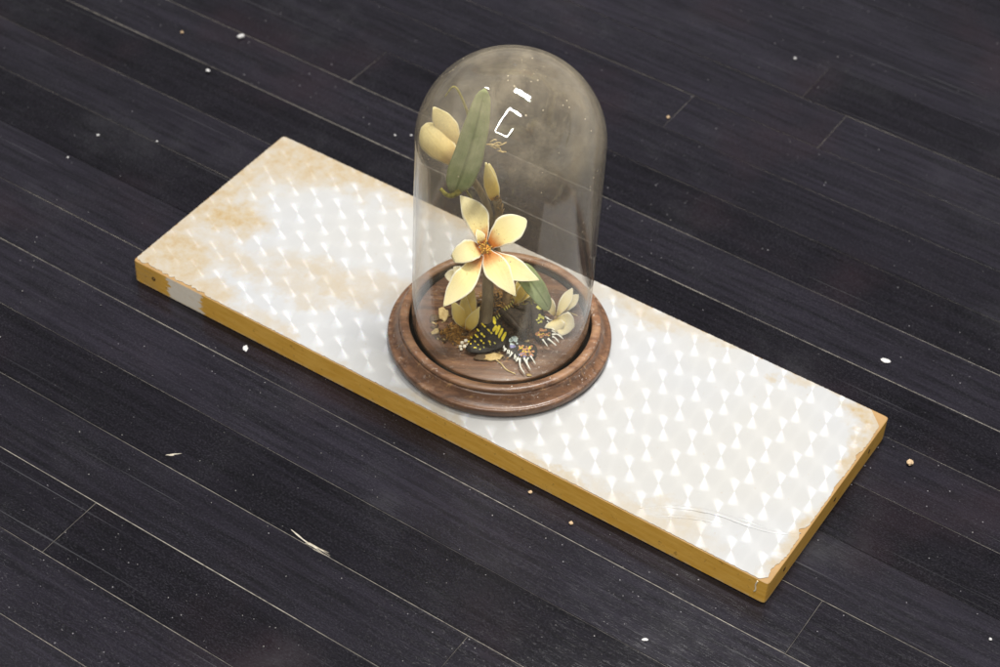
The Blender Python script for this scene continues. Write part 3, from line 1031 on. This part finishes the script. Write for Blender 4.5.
# thin dry tendril at the top and added pale strands standing in for a reflection
part('tendril', tube(smooth_path([(-30, -4, 214), (-35, -6, 230), (-43, -6, 247), (-50, -8, 236)], 6), [1.3 - .04 * i for i in range(19)], 7), 'olive', spray)
pts = []
g = np.random.default_rng(8)
for i in range(9):
    a = np.array((-18 + 1.2 * i, -8, 196 - .8 * i + g.normal() * 1.5))
    e = a + np.array((4 + 5 * g.random(), 1, -4 + 9 * g.random()))
    pts.append(tube(smooth_path([a, (a + e) / 2 + g.normal(size=3), e], 4), .45, 5))
part('reflection_strands', join(pts), 'chip', spray)

# low yellow flower at the foot of the branch
low = thing('yellow_blossom', 'half-open yellow blossom standing in rusty fibres at the foot of the branch', 'flower', (-27, 14, 20))
PT = [(0, .35), (.15, .7), (.35, 1.0), (.5, .96), (.7, .68), (.87, .34), (1, .02)]
for i, (b, tp, w_, nv, be) in enumerate([((-27, 14, 24), (-39.5, 9, 48), 12, VIEW, 2.0), ((-26, 17, 23), (-17.0, 16, 49), 10, VIEW, 2.0),
                                         ((-27, 12, 24), (-23, 2, 58), 12, VIEW, 1.5), ((-26.5, 13, 24), (-30.0, 5, 54), 11, (-.3, .8, .5), 1.5)]):
    petal(low, 'petal_yellow', b, tp, w_, nv, bend=be, cup=-1.5, seed=70 + i, thick=.6, prof=PT)
part('stalk', tube([(-27, 14, 19.8), (-27, 14, 25)], 2.2, 8), 'bark', low)

# ivory flower at the right
ivo = thing('ivory_flower', 'ivory flower with broad petals lying at the right beside the moth', 'flower', (46, 3, 20))
for i, (b, tp, w_, nv, be, cu) in enumerate([((45, 4, 28), (59.0, 11, 27.5), 20, (-.1, .75, .65), 3.5, 2.5), ((44, 4, 28), (46, 14, 23.5), 17, (-.2, .8, .5), 3, 2),
                                             ((45, 1, 29), (56, -15, 46), 9, VIEW, 2.0, 1.5), ((46, -3, 28), (62, -24, 31), 9, VIEW, 1.5, 1.2),
                                             ((43, -2, 27), (34, -10, 42), 9, VIEW, 1.5, 1.5)]):
    petal(ivo, 'petal_white', b, tp, w_, nv, bend=be, cup=cu, seed=80 + i, thick=.8)
part('stalk', tube([(44, 0, 19.8), (44, 1, 25), (45, 2, 29)], 2.0, 8), 'bark', ivo)

# blossom behind the open flower, at the left
bk = thing('hidden_blossom', 'small cream blossom peeping out at the left behind the big open flower', 'flower', (-33, -30, 20))
for i, (b, tp, w_) in enumerate([((-32, -30, 38), (-47, -31, 37), 11), ((-31, -30, 38), (-40, -31, 47), 9), ((-31, -29, 37), (-36, -20, 28), 9)]):
    petal(bk, 'petal_white', b, tp, w_, VIEW, bend=1.5, cup=1.5, seed=90 + i, thick=.8)
part('stalk', tube([(-33, -30, 19.8), (-33, -30, 32), (-31, -30, 39)], [1.8, 1.6, 2.2], 8), 'stem', bk)

# blossom behind the lower leaf
bk2 = thing('narrow_blossom', 'narrow yellow petals half hidden behind the lower green leaf', 'flower', (18, -18, 20))
for i, (b, tp, w_) in enumerate([((11, -8, 32), (21, -10, 58), 8), ((11, -8, 32), (27, -10, 52), 7), ((11, -9, 32), (14, -14, 55), 7)]):
    petal(bk2, 'petal_yellow', b, tp, w_, VIEW, bend=1.2, cup=1.6, seed=95 + i, thick=.8)
part('stalk', tube([(18, -18, 19.8), (13, -11, 28), (11, -8, 33)], 1.8, 8), 'bark', bk2)

# ------------------------------------------------------------------ the moth
moth = thing('mounted_moth', 'black moth with yellow streaks, orange hindwing patches and white tails on the base', 'moth', (14, 12, 20))


def plate(poly, zf, th_=0.35, sub=1):
    """thin solid over a (u, w) polygon, height given by zf(u, w)"""
    n = len(poly)
    c = np.mean(np.array(poly), axis=0)
    V, F = [], []
    rings = [0.0, .35, .7, 1.0]
    for s in (1, -1):
        for r in rings:
            for p in poly:
                q = c + (np.array(p) - c) * r
                V.append((q[0], q[1], zf(*q) + s * th_ / 2))
    m = len(rings)
    for si in (0, 1):
        o_ = si * m * n
        for i in range(m - 1):
            for k in range(n):
                k2 = (k + 1) % n
                q = (o_ + i * n + k, o_ + i * n + k2, o_ + (i + 1) * n + k2, o_ + (i + 1) * n + k)
                F.append(q if si == 0 else tuple(reversed(q)))
    for k in range(n):
        k2 = (k + 1) % n
        F.append(((m - 1) * n + k, (m - 1) * n + k2, (2 * m - 1) * n + k2, (2 * m - 1) * n + k))
    return V, F


def dense(poly, m=3):
    P = smooth_path(list(poly) + [poly[0]], m)[:-1]
    return [tuple(p) for p in P]


def zL(u, w):
    return 24.0 + 0.13 * max(0, 42 - w)


def zR(u, w):
    return 24.6 + 0.10 * max(0, 26 - w)


S3 = lambda l: [(a[0], a[1], 0) for a in l]
d2 = lambda poly, m=3: [(p[0], p[1]) for p in dense(S3(poly), m)]
gm = np.random.default_rng(21)


def strokes(lines, zf, dz, wd, mat, name, par):
    """short tapered flecks of wing colour, each a raised sliver with uneven edges"""
    out = []
    for (p, q) in lines:
        p, q = np.array(p, float), np.array(q, float)
        d = q - p
        nn = np.array((-d[1], d[0])) / (np.linalg.norm(d) + 1e-6)
        k = wd * (0.8 + .4 * gm.random())
        pts_ = [p + d * t_ + nn * k * e * (.8 + .4 * gm.random()) for t_, e in ((0, -.5), (.3, -1), (.7, -.9), (1, -.4), (1, .4), (.7, 1), (.3, .9), (0, .6))]
        out.append(plate([tuple(x) for x in pts_], lambda u, w: zf(u, w) + dz, .25))
    part(name, join(out), mat, par)


def blobs(spots, zf, dz, mat, name, par):
    out = []
    for (u, w, r) in spots:
        q = []
        for k in range(9):
            a = 2 * math.pi * k / 9
            rr = r * (0.7 + .6 * gm.random())
            q.append((u + rr * math.cos(a), w + rr * math.sin(a)))
        out.append(plate(q, lambda a_, b_: zf(a_, b_) + dz, .25))
    part(name, join(out), mat, par)


def tails(spec, zf, par):
    out = []
    for i_, (a, b, c) in enumerate(spec):
        pp = smooth_path([(*a, zf(*a) + .4), (*b, max(21.2, zf(*b) + .9)), (*c, max(20.8, zf(*c) - .4))], 5)
        k = .48 + .25 * gm.random()
        out.append(tube(pp, [k * r_ for r_ in (1.5, 1.35, 1.2, 1.05, .95, .9, .9, .95, .9, .7, .25)], 7))
    part('white_tails', join(out), 'fringe', par)


FWL = [(-26.6, 39.0), (-22.1, 29.0), (-16.4, 18.1), (-9.3, 8.5), (-5.0, 4.0), (-1.9, 8.8), (5.0, 18.0), (8.0, 25.2), (5.2, 33.5), (-1.7, 38.3), (-11.5, 41.8), (-21.4, 42.2)]
w1 = part('forewing', plate(d2(FWL), zL), 'wing', moth)
ln = []
for p, q, n_, l_ in (((-14.4, 13.4), (-6.4, 22.2), 4, 3.4), ((-17.6, 19.8), (-8.6, 29.8), 4, 3.0), ((-20.0, 24.0), (-12.0, 32.8), 4, 2.6), ((-22.4, 27.6), (-16.2, 34.8), 3, 2.1), ((-24.4, 31.6), (-19.5, 37.3), 3, 1.4)):
    p, q = np.array(p), np.array(q)
    for i in range(n_):
        c = p + (q - p) * (i + .15 * gm.normal()) / max(1, n_ - 1)
        l2 = l_ * (.75 + .5 * gm.random()) * (1 - .35 * i / n_)
        d = (q - p) / np.linalg.norm(q - p) * l2 * .62
        ln.append((c - d * .6, c + d))
strokes(ln, zL, .32, .72, 'mark_yellow', 'yellow_streaks', w1)
strokes([((-6.4, 34.2), (-7.6, 32.4)), ((-2.8, 32.8), (-4.2, 31)), ((-11.4, 37.4), (-12.2, 36)), ((-17.8, 38.2), (-18.5, 37)), ((-14.6, 39.4), (-15, 38.4))], zL, .32, .5, 'mark_olive', 'pale_flecks', w1)
strokes([((-5.4, 5.6), (-4.0, 13.6)), ((-3.0, 14.4), (-5.2, 20.6)), ((-0.4, 14.2), (-3.0, 23.6)), ((2.2, 17.0), (-.6, 26.8)), ((4.8, 20.4), (2.2, 29.8))], zL, .5, 1.35, 'mark_yellow', 'yellow_band', w1)

def scatter(cx_, cy_, ru, rw, n_, r0, r1):
    out = []
    for _ in range(n_):
        a, q = gm.random() * 6.28, math.sqrt(gm.random())
        out.append((cx_ + ru * q * math.cos(a), cy_ + rw * q * math.sin(a), r0 + (r1 - r0) * gm.random()))
    return out


HWL = [(4, 24), (8, 22), (14, 26), (21, 29), (28.5, 31), (30.5, 39), (26, 45.5), (18, 47), (11, 42.5), (5.5, 36)]
zH = lambda u, w: 23.4 + 0.12 * max(0, 46 - w)
w2 = part('hindwing', plate(d2(HWL), zH), 'wing', moth)
blobs(scatter(11.2, 28.8, 4.2, 4.2, 17, .7, 1.3), zH, .36, 'mark_blue', 'pale_blue_patch', w2)
blobs([(10.2, 34.2, 2.0), (12.0, 33.6, 1.2)], zH, .38, 'mark_violet', 'violet_patch', w2)
blobs(scatter(21.8, 37.2, 6.6, 6.2, 30, .7, 1.5), zH, .42, 'mark_orange', 'orange_patch', w2)
blobs(scatter(22, 39, 6.5, 6.0, 9, .4, .8), zH, .58, 'mark_yellow', 'yellow_scales', w2)
blobs(scatter(20, 43, 6.5, 3.0, 7, .5, .9), zH, .60, 'mark_violet', 'violet_scales', w2)
blobs([(17.0, 38.6, 1.3), (20.6, 34.6, 1.1), (26.3, 36.4, 1.0), (23.0, 41.1, 1.2), (15.0, 36, 1.0), (22.5, 37.5, .8)], zH, .66, 'wing', 'dark_spots', w2)
tails([((17.0, 46), (17.6, 55.0), (21.6, 62.0)), ((20.4, 45.5), (22.6, 51.4), (25.8, 57.0)), ((25.4, 43.0), (27.4, 47.0), (29.6, 50.6)), ((23.5, 45), (22.6, 48), (23.4, 50.2))], zH, w2)
fr = []
for i in range(16):
    t_ = i / 15
    a = np.array((4.0 + 12.5 * t_, 34.5 + 11.5 * t_)) + gm.normal(size=2) * .4
    fr.append(tube([(a[0], a[1], zH(*a) + .4), (a[0] - 1.4 + gm.normal() * .8, a[1] + 2.0 + 2.0 * gm.random(), max(20.6, zH(*a) - .6))], [.55, .3], 5))
part('white_fringe', join(fr), 'fringe', w2)

HWR = [(22.4, -24.2), (27.6, -22.8), (33.0, -10.3), (35.9, 4.2), (41.1, 12.8), (42.6, 21.7), (36.4, 25.8), (28.8, 22.8), (26.0, 12.3), (24.4, -5.9)]
w3 = part('hindwing', plate(d2(HWR), zR), 'wingbrown', moth)
strokes([((24.6, -20.4), (28.6, -20.6)), ((26.4, -15.4), (31.2, -13.9)), ((28.4, -9.9), (32.8, -7.6))], zR, .33, 2.1, 'mark_olive', 'yellow_green_band', w3)
blobs(scatter(31.6, 3.4, 2.6, 4.6, 14, .6, 1.2), zR, .36, 'mark_olive', 'pale_patch', w3)
blobs(scatter(35, 17.8, 6.4, 4.6, 26, .7, 1.4), zR, .42, 'mark_orange', 'orange_patch', w3)
blobs(scatter(35, 19, 6, 4.2, 6, .4, .8), zR, .58, 'mark_yellow', 'yellow_scales', w3)
blobs([(32.5, 17.5, 1.1), (36.4, 16.6, 1.0), (36.2, 21.6, 1.1), (39.6, 18.6, .9)], zR, .66, 'wing', 'dark_spots', w3)
tails([((34.4, 24.5), (36.2, 28.0), (38.8, 31.2)), ((38.6, 23.4), (41.8, 26.8), (45.6, 29.6)), ((41.6, 18.8), (46.0, 18.8), (51.0, 22.0)), ((42.0, 21.0), (44.4, 22.6), (47.5, 26.0))], zR, w3)
fr = []
for i in range(10):
    t_ = i / 9
    a = np.array((36.6 + 5.4 * t_, -0.5 + 14.5 * t_)) + gm.normal(size=2) * .4
    fr.append(tube([(a[0] - 1, a[1], zR(*a) + .4), (a[0] + 1.8 + gm.normal() * .6, a[1] + 1.0 + gm.random(), zR(*a))], [.6, .35], 5))
part('white_fringe', join(fr), 'fringe', w3)
FWR = [(-2.0, 0.2), (2.9, -10.1), (11.6, -20.0), (20.4, -27.0), (24.5, -20.4), (23.9, -3.6), (22.7, 10.9), (18.9, 19.7), (12.4, 16.5), (4.3, 8.5)]
zF = lambda u, w: 28.2 + 0.03 * max(0, -w) - .07 * max(0, w)
w4 = part('forewing', plate(d2(FWR), zF), 'wingbrown', moth)
cb = []
for i in range(15):
    t_ = i / 14
    a = np.array((-3.4 + 20.5 * t_, 10.5 - 32 * t_))
    c = a + np.array((-1.5 - .5 * gm.random(), -2.6 - 1.0 * gm.random()))
    cb.append(tube([(a[0], a[1], 29.6), (c[0], c[1], 30.6)], [.36, .2], 5))
part('comb_fringe', join(cb), 'mark_olive', w4)
part('body', tube(smooth_path([(-1, -2, 29.5), (5, 4, 29.0), (11, 11, 28), (17, 18, 26.5), (22, 25, 24.6)], 5),
                  [1.6, 2.4, 2.8, 2.9, 3.0, 3.0, 3.0, 3.0, 3.0, 2.9, 2.9, 2.8, 2.7, 2.6, 2.5, 2.3, 2.1, 1.9, 1.6, 1.2, .5], 12), 'wingbrown', moth)
an = []
for s_ in (-1, 1):
    an.append(tube(smooth_path([(-4, 2, 30.5), (-7 + 2 * s_, -2, 33), (-10 + 4 * s_, -8, 34)], 5), .3, 5))
part('antennae', join(an), 'wing', moth)

# ------------------------------------------------------------------ moss, fibres, litter on the base
pts = []
g = np.random.default_rng(4)
mx, my = np.meshgrid(np.linspace(-1, 1, 26), np.linspace(-1, 1, 26))
V, F = [], []
for i in range(26):
    for j in range(26):
        x, y = mx[i, j], my[i, j]
        k = max(abs(x), abs(y)) / (math.hypot(x, y) + 1e-9)
        x, y = x * k, y * k
        h = max(0, 1 - (x * x + y * y)) ** .7
        V.append((6 + 28 * x, -6 + 25 * y, 19.9 + h * (4.5 + 2.5 * g.random()) + 0.1))
for i in range(25):
    for j in range(25):
        F.append((i * 26 + j, i * 26 + j + 1, (i + 1) * 26 + j + 1, (i + 1) * 26 + j))
mo = thing('moss_mound', 'dark brown mossy mound holding the branch in the middle of the base', 'moss', (10, -10, 20))
part('mound', (V, F), 'moss', mo)
for nm, mat, n_, cx, cy, rx, ry, z0, zh, r in (('moss_strands', 'moss', 1300, 6, -3, 30, 29, 20.8, 5, .38), ('rusty_strands', 'fibre', 320, 0, -16, 24, 16, 23, 11, .32),
                                               ('olive_strands', 'olive', 120, 20, -20, 11, 9, 25, 10, .35)):
    out = []
    for i in range(n_):
        a, q = g.random() * 6.28, math.sqrt(g.random())
        p = np.array((cx + rx * q * math.cos(a), cy + ry * q * math.sin(a), z0 + zh * max(0, 1 - q * q) * (.5 + .5 * g.random())))
        d = g.normal(size=3) * (3.2, 3.2, 1.5)
        out.append(tube([p, p + d * .5 + g.normal(size=3) * .6, p + d], [r, r, r * .5], 4))
    tag(part(nm, join(out), mat, mo), kind='stuff')

litter = thing('leaf_litter', 'scattered brown and ochre plant litter around the yellow blossom under the dome', 'litter', (-38, 12, 20))
for nm, mat, n_ in (('ochre_bits', 'chip', 46), ('dark_bits', 'darkchip', 120), ('rusty_bits', 'fibre', 60)):
    out = []
    for i in range(n_):
        a, q = g.random() * 6.28, math.sqrt(g.random())
        if i % 3:
            u_, w_ = -36 + 19 * q * math.cos(a), 14 + 18 * q * math.sin(a)
        else:
            u_, w_ = 2 + 42 * q * math.cos(a), 12 + 34 * q * math.sin(a)
        if math.hypot(u_, w_) > 62:
            continue
        lv, lf = lump(0.6 + 1.5 * g.random() ** 2, 500 + i, 0, .45)
        st_ = np.array((1.0 + 1.6 * g.random(), .7, 1))
        th_ = g.random() * 3.14
        ro = np.array(((math.cos(th_), -math.sin(th_), 0), (math.sin(th_), math.cos(th_), 0), (0, 0, 1)))
        out.append(([np.array((u_, w_, 20.6)) + ro @ (p_ * st_) for p_ in lv], lf))
    tag(part(nm, join(out), mat, litter), kind='stuff')

nest = thing('fibre_nest', 'nest of rusty brown fibres round the yellow blossom', 'fibres', (-26, 18, 20))
out = []
for i in range(380):
    a = g.random() * 6.28
    q = 2 + 12.5 * math.sqrt(g.random())
    p = np.array((-26 + 1.25 * q * math.cos(a), 19 + q * .8 * math.sin(a), 20.6 + 4.5 * g.random() * max(.15, 1 - q / 12)))
    t_ = a + 1.57 + g.normal() * .7
    d = np.array((math.cos(t_), math.sin(t_), .25 * g.normal())) * (3 + 4.5 * g.random())
    out.append(tube([p - d * .5, p + g.normal(size=3) * .5, p + d * .5], [.25, .33, .18], 4))
tag(part('strands', join(out), 'fibre', nest), kind='stuff')

seedh = thing('seed_head', 'small cluster of white seeds in front of the yellow blossom', 'seeds', (-27, 32, 20))
for i, (u, w, z, r) in enumerate([(-29.5, 30, 21.6, 1.7), (-26.5, 28.0, 22.4, 1.7), (-24.5, 31.5, 21.5, 1.6), (-30.5, 33.8, 21.4, 1.5), (-27.3, 33.6, 21.6, 1.6), (-25.4, 35.3, 21.3, 1.3), (-29.6, 36.6, 21.2, 1.2)]):
    lv, lf = lump(r, 200 + i, 1, .9)
    part('seed', ([np.array((u, w, z)) + q for q in lv], lf), 'seed', seedh)
part('twig', join([tube([(-36, 27, 21), (-30, 30, 21), (-25, 33, 20.7)], .5, 5), tube([(-31, 30, 20.8), (-33, 35, 20.7)], .4, 5), tube([(-29, 30.5, 20.9), (-27, 36, 20.7)], .4, 5)]), 'fibre', seedh)


def chip(name, label, cat, u, w, z, lu, lw, ang, mat, seed, tilt=0.12, h=1.2):
    th = thing(name, label, cat, (u, w, z))
    g_ = np.random.default_rng(seed)
    m = 13
    poly = []
    for k in range(m):
        a = 2 * math.pi * k / m
        r_ = .72 + .42 * g_.random()
        x, y = lu * r_ * math.cos(a), lw * r_ * math.sin(a)
        poly.append((u + x * math.cos(ang) - y * math.sin(ang), w + x * math.sin(ang) + y * math.cos(ang)))
    vf = plate(poly, lambda a, b: z + h / 2 + .1 + tilt * (b - w) * -1 + abs(tilt) * max(lu, lw) + .05 * math.sin(a * 2.3), h)
    vf = ([(a[0] + .12 * g_.normal(), a[1] + .12 * g_.normal(), a[2]) for a in vf[0]], vf[1])
    v = [loc(p, th) for p in vf[0]]
    me = mesh_obj(name + '_tmp', v, [tuple(reversed(q)) for q in vf[1]], mat, None)
    me.location, me.rotation_euler = th.location, th.rotation_euler
    for k in ('label', 'category'):
        me[k] = th[k]
    bpy.data.objects.remove(th)
    me.name = name
    return me


chip('bark_chip', 'upright ochre bark flake at the left edge inside the dome', 'bark chip', -46, 1, 20, 5.0, 4.2, .9, 'chip', 1, .75)
chip('bark_chip', 'dark bark flake beside the ochre flake at the left inside the dome', 'bark chip', -53, 4, 20, 5.0, 3.2, -.3, 'darkchip', 2, .3)
chip('bark_chip', 'pale crescent bark flake lying nearest the left wall of the dome', 'bark chip', -51.5, 19, 20, 4.2, 2.4, -.7, 'chip', 3, .2)
chip('bark_chip', 'pale olive bark flake lying under the moth forewing tip', 'bark chip', -4, 44, 20, 7.5, 3.6, -.25, 'chip', 4, .15)
chip('bark_chip', 'dark bark flake under the front edge of the black wing', 'bark chip', -12, 44.5, 20, 9, 4, -.1, 'darkchip', 5, .08)
chip('bark_chip', 'tiny buff flake at the front rim near the white tails', 'bark chip', 25, 60.5, 20, 2.4, 1.3, .1, 'chip', 6, .1, .7)
tw = thing('dry_stalk', 'thin bent straw lying at the front inside the dome', 'straw', (4, 51, 20))
part('straw', tube(smooth_path([(-2, 46, 21.4), (2.5, 50, 21), (7, 56, 20.7), (14, 60, 20.6)], 5), .55, 6), 'chip', tw)
tw2 = thing('dry_stalk', 'thin pale straw lying on the base behind the ivory flower', 'straw', (54, -14, 20))
part('straw', tube([(48, -12, 20.6), (56, -13, 20.7), (62, -10, 20.6)], .55, 6), 'chip', tw2)

for o in list(bpy.data.objects):
    if '_b' in o:
        del o['_b']

# ------------------------------------------------------------------ crumbs on the floor
crumbs = [
    ('paint_crumb', 'round white paint crumb on the floor left of the board', -0.4344, 0.1590, 0.0020, 'crumb_white'),
    ('paint_crumb', 'elongated white paint flake beside a seam, farthest left at the back', -0.4431, 0.2201, 0.0030, 'crumb_white'),
    ('wood_crumb', 'small buff crumb near the upper left corner of the photo', -0.494, 0.1927, 0.0015, 'crumb_buff'),
    ('paint_crumb', 'small white crumb with a streak behind it, left of the board', -0.4537, 0.0252, 0.0014, 'crumb_white'),
    ('paint_crumb', 'small white crumb nearest the left edge of the photo', -0.4544, -0.0143, 0.0012, 'crumb_white'),
    ('paint_flake', 'pale blue-white paint flake on the floor right of the board', 0.2633, 0.1818, 0.0032, 'crumb_white'),
    ('wood_crumb', 'curled buff wood crumb on the floor off the right end of the board', 0.3287, 0.0877, 0.0030, 'crumb_buff'),
    ('wood_crumb', 'round buff crumb on the floor in front of the board', 0.1429, -0.1188, 0.0017, 'crumb_buff'),
    ('wood_crumb', 'pale crumb touching the front edge of the board', 0.1008, -0.1105, 0.0017, 'crumb_buff'),
    ('paint_flake', 'white flat flake in front of the left half of the board', -0.1735, -0.1135, 0.0027, 'crumb_white'),
    ('paint_crumb', 'white crumb lying on a plank seam left of the board', -0.4051, 0.0500, 0.0010, 'crumb_white'),
    ('paint_crumb', 'white crumb near the lower right corner of the photo', 0.4508, -0.0363, 0.0013, 'crumb_white'),
    ('paint_crumb', 'left of two white crumbs beside the dome', -0.2354, 0.1847, 0.0011, 'crumb_white'),
    ('paint_crumb', 'right of two white crumbs beside the dome', -0.2235, 0.1934, 0.0011, 'crumb_white'),
    ('wood_crumb', 'orange-buff crumb at a plank end joint behind the dome', -0.0444, 0.3576, 0.0016, 'crumb_buff'),
    ('paint_flake', 'white flake at the bottom of the photo in front of the board', 0.2442, -0.1809, 0.0016, 'crumb_white'),
    ('paint_crumb', 'white crumb in the upper right of the floor', 0.0101, 0.5122, 0.0014, 'crumb_white'),
]
for i, (nm, lb, x, y, r, mat) in enumerate(crumbs):
    flat = 0.18 if 'flake' in nm else 0.6
    lv, lf = lump(r, 300 + i, 1, flat)
    st = np.array((1.35, .75, 1.0)) if ('flake' in lb or 'elongated' in lb) else np.array((1, .9, 1))
    zmin = min(q[2] for q in lv)
    o = mesh_obj(nm, [(q - np.array((0, 0, zmin))) * st for q in lv], lf, mat, smooth=False)
    o.location = (x, y, 0.0002)
    o.rotation_euler.z = i * 1.3
    tag(o, lb, 'crumb')

# splinters lifted at the long scratch, and the small nick left of it
def splinters(name, label, cx, cy, specs):
    V, F = [], []
    for (x0, y0, x1, y1, w_) in specs:
        d = np.array((x1 - x0, y1 - y0))
        nn = np.array((-d[1], d[0])) / np.linalg.norm(d)
        k = len(V)
        m_ = np.array((x0, y0)) + d * .45
        for p, s, z in ((np.array((x0, y0)), .25, 0.0001), (m_, 1, .0009), (np.array((x1, y1)), .15, .0001)):
            V += [(*(p + nn * w_ * s), 0.0), (*(p), z), (*(p - nn * w_ * s), 0.0)]
        F += [(k, k + 3, k + 4, k + 1), (k + 1, k + 4, k + 5, k + 2), (k + 3, k + 6, k + 7, k + 4), (k + 4, k + 7, k + 8, k + 5), (k + 2, k + 5, k + 3, k), (k + 5, k + 8, k + 6, k + 3)]
    o = mesh_obj(name, V, F, 'bare', smooth=False)
    o.location = (cx, cy, 0.0002)
    return tag(o, label, 'splinter')


splinters('floor_splinters', 'pale splintered scratch along a plank seam in the foreground', -0.0059, -0.2485,
          [(-.0205, .0035, -.002, -.0002, .0007), (-.012, .0015, .012, -.0012, .0006), (-.004, -.001, .016, .0018, .0005), (-.002, .0012, .0185, .0000, .0005), (.004, -.0022, .0195, -.0012, .0004)])
splinters('floor_splinters', 'small white nick in a plank left of the long scratch', -0.1461, -0.2372, [(-.005, -.004, .004, .0045, .0006), (-.0045, -.003, .0005, -.0005, .0008)])

# scattered grit nobody could count
out = []
g = np.random.default_rng(99)
for i in range(650):
    if i % 3:
        x, y = g.uniform(-0.45, 0.35), g.uniform(-0.45, -0.11)
    else:
        x, y = g.uniform(-0.75, 0.75), g.uniform(-0.45, 0.75)
    if abs(x) < BL + .004 and abs(y) < BW + .004:
        continue
    lv, lf = lump(0.00016 + 0.00040 * g.random() ** 3.5, 1000 + i, 0, .7)
    out.append(([q + np.array((x, y, 0.00045)) for q in lv], lf))
grit = mesh_obj('grit', *join(out), 'grit', smooth=False)
tag(grit, 'fine white grit scattered over the dark floorboards', 'grit', kind='stuff')
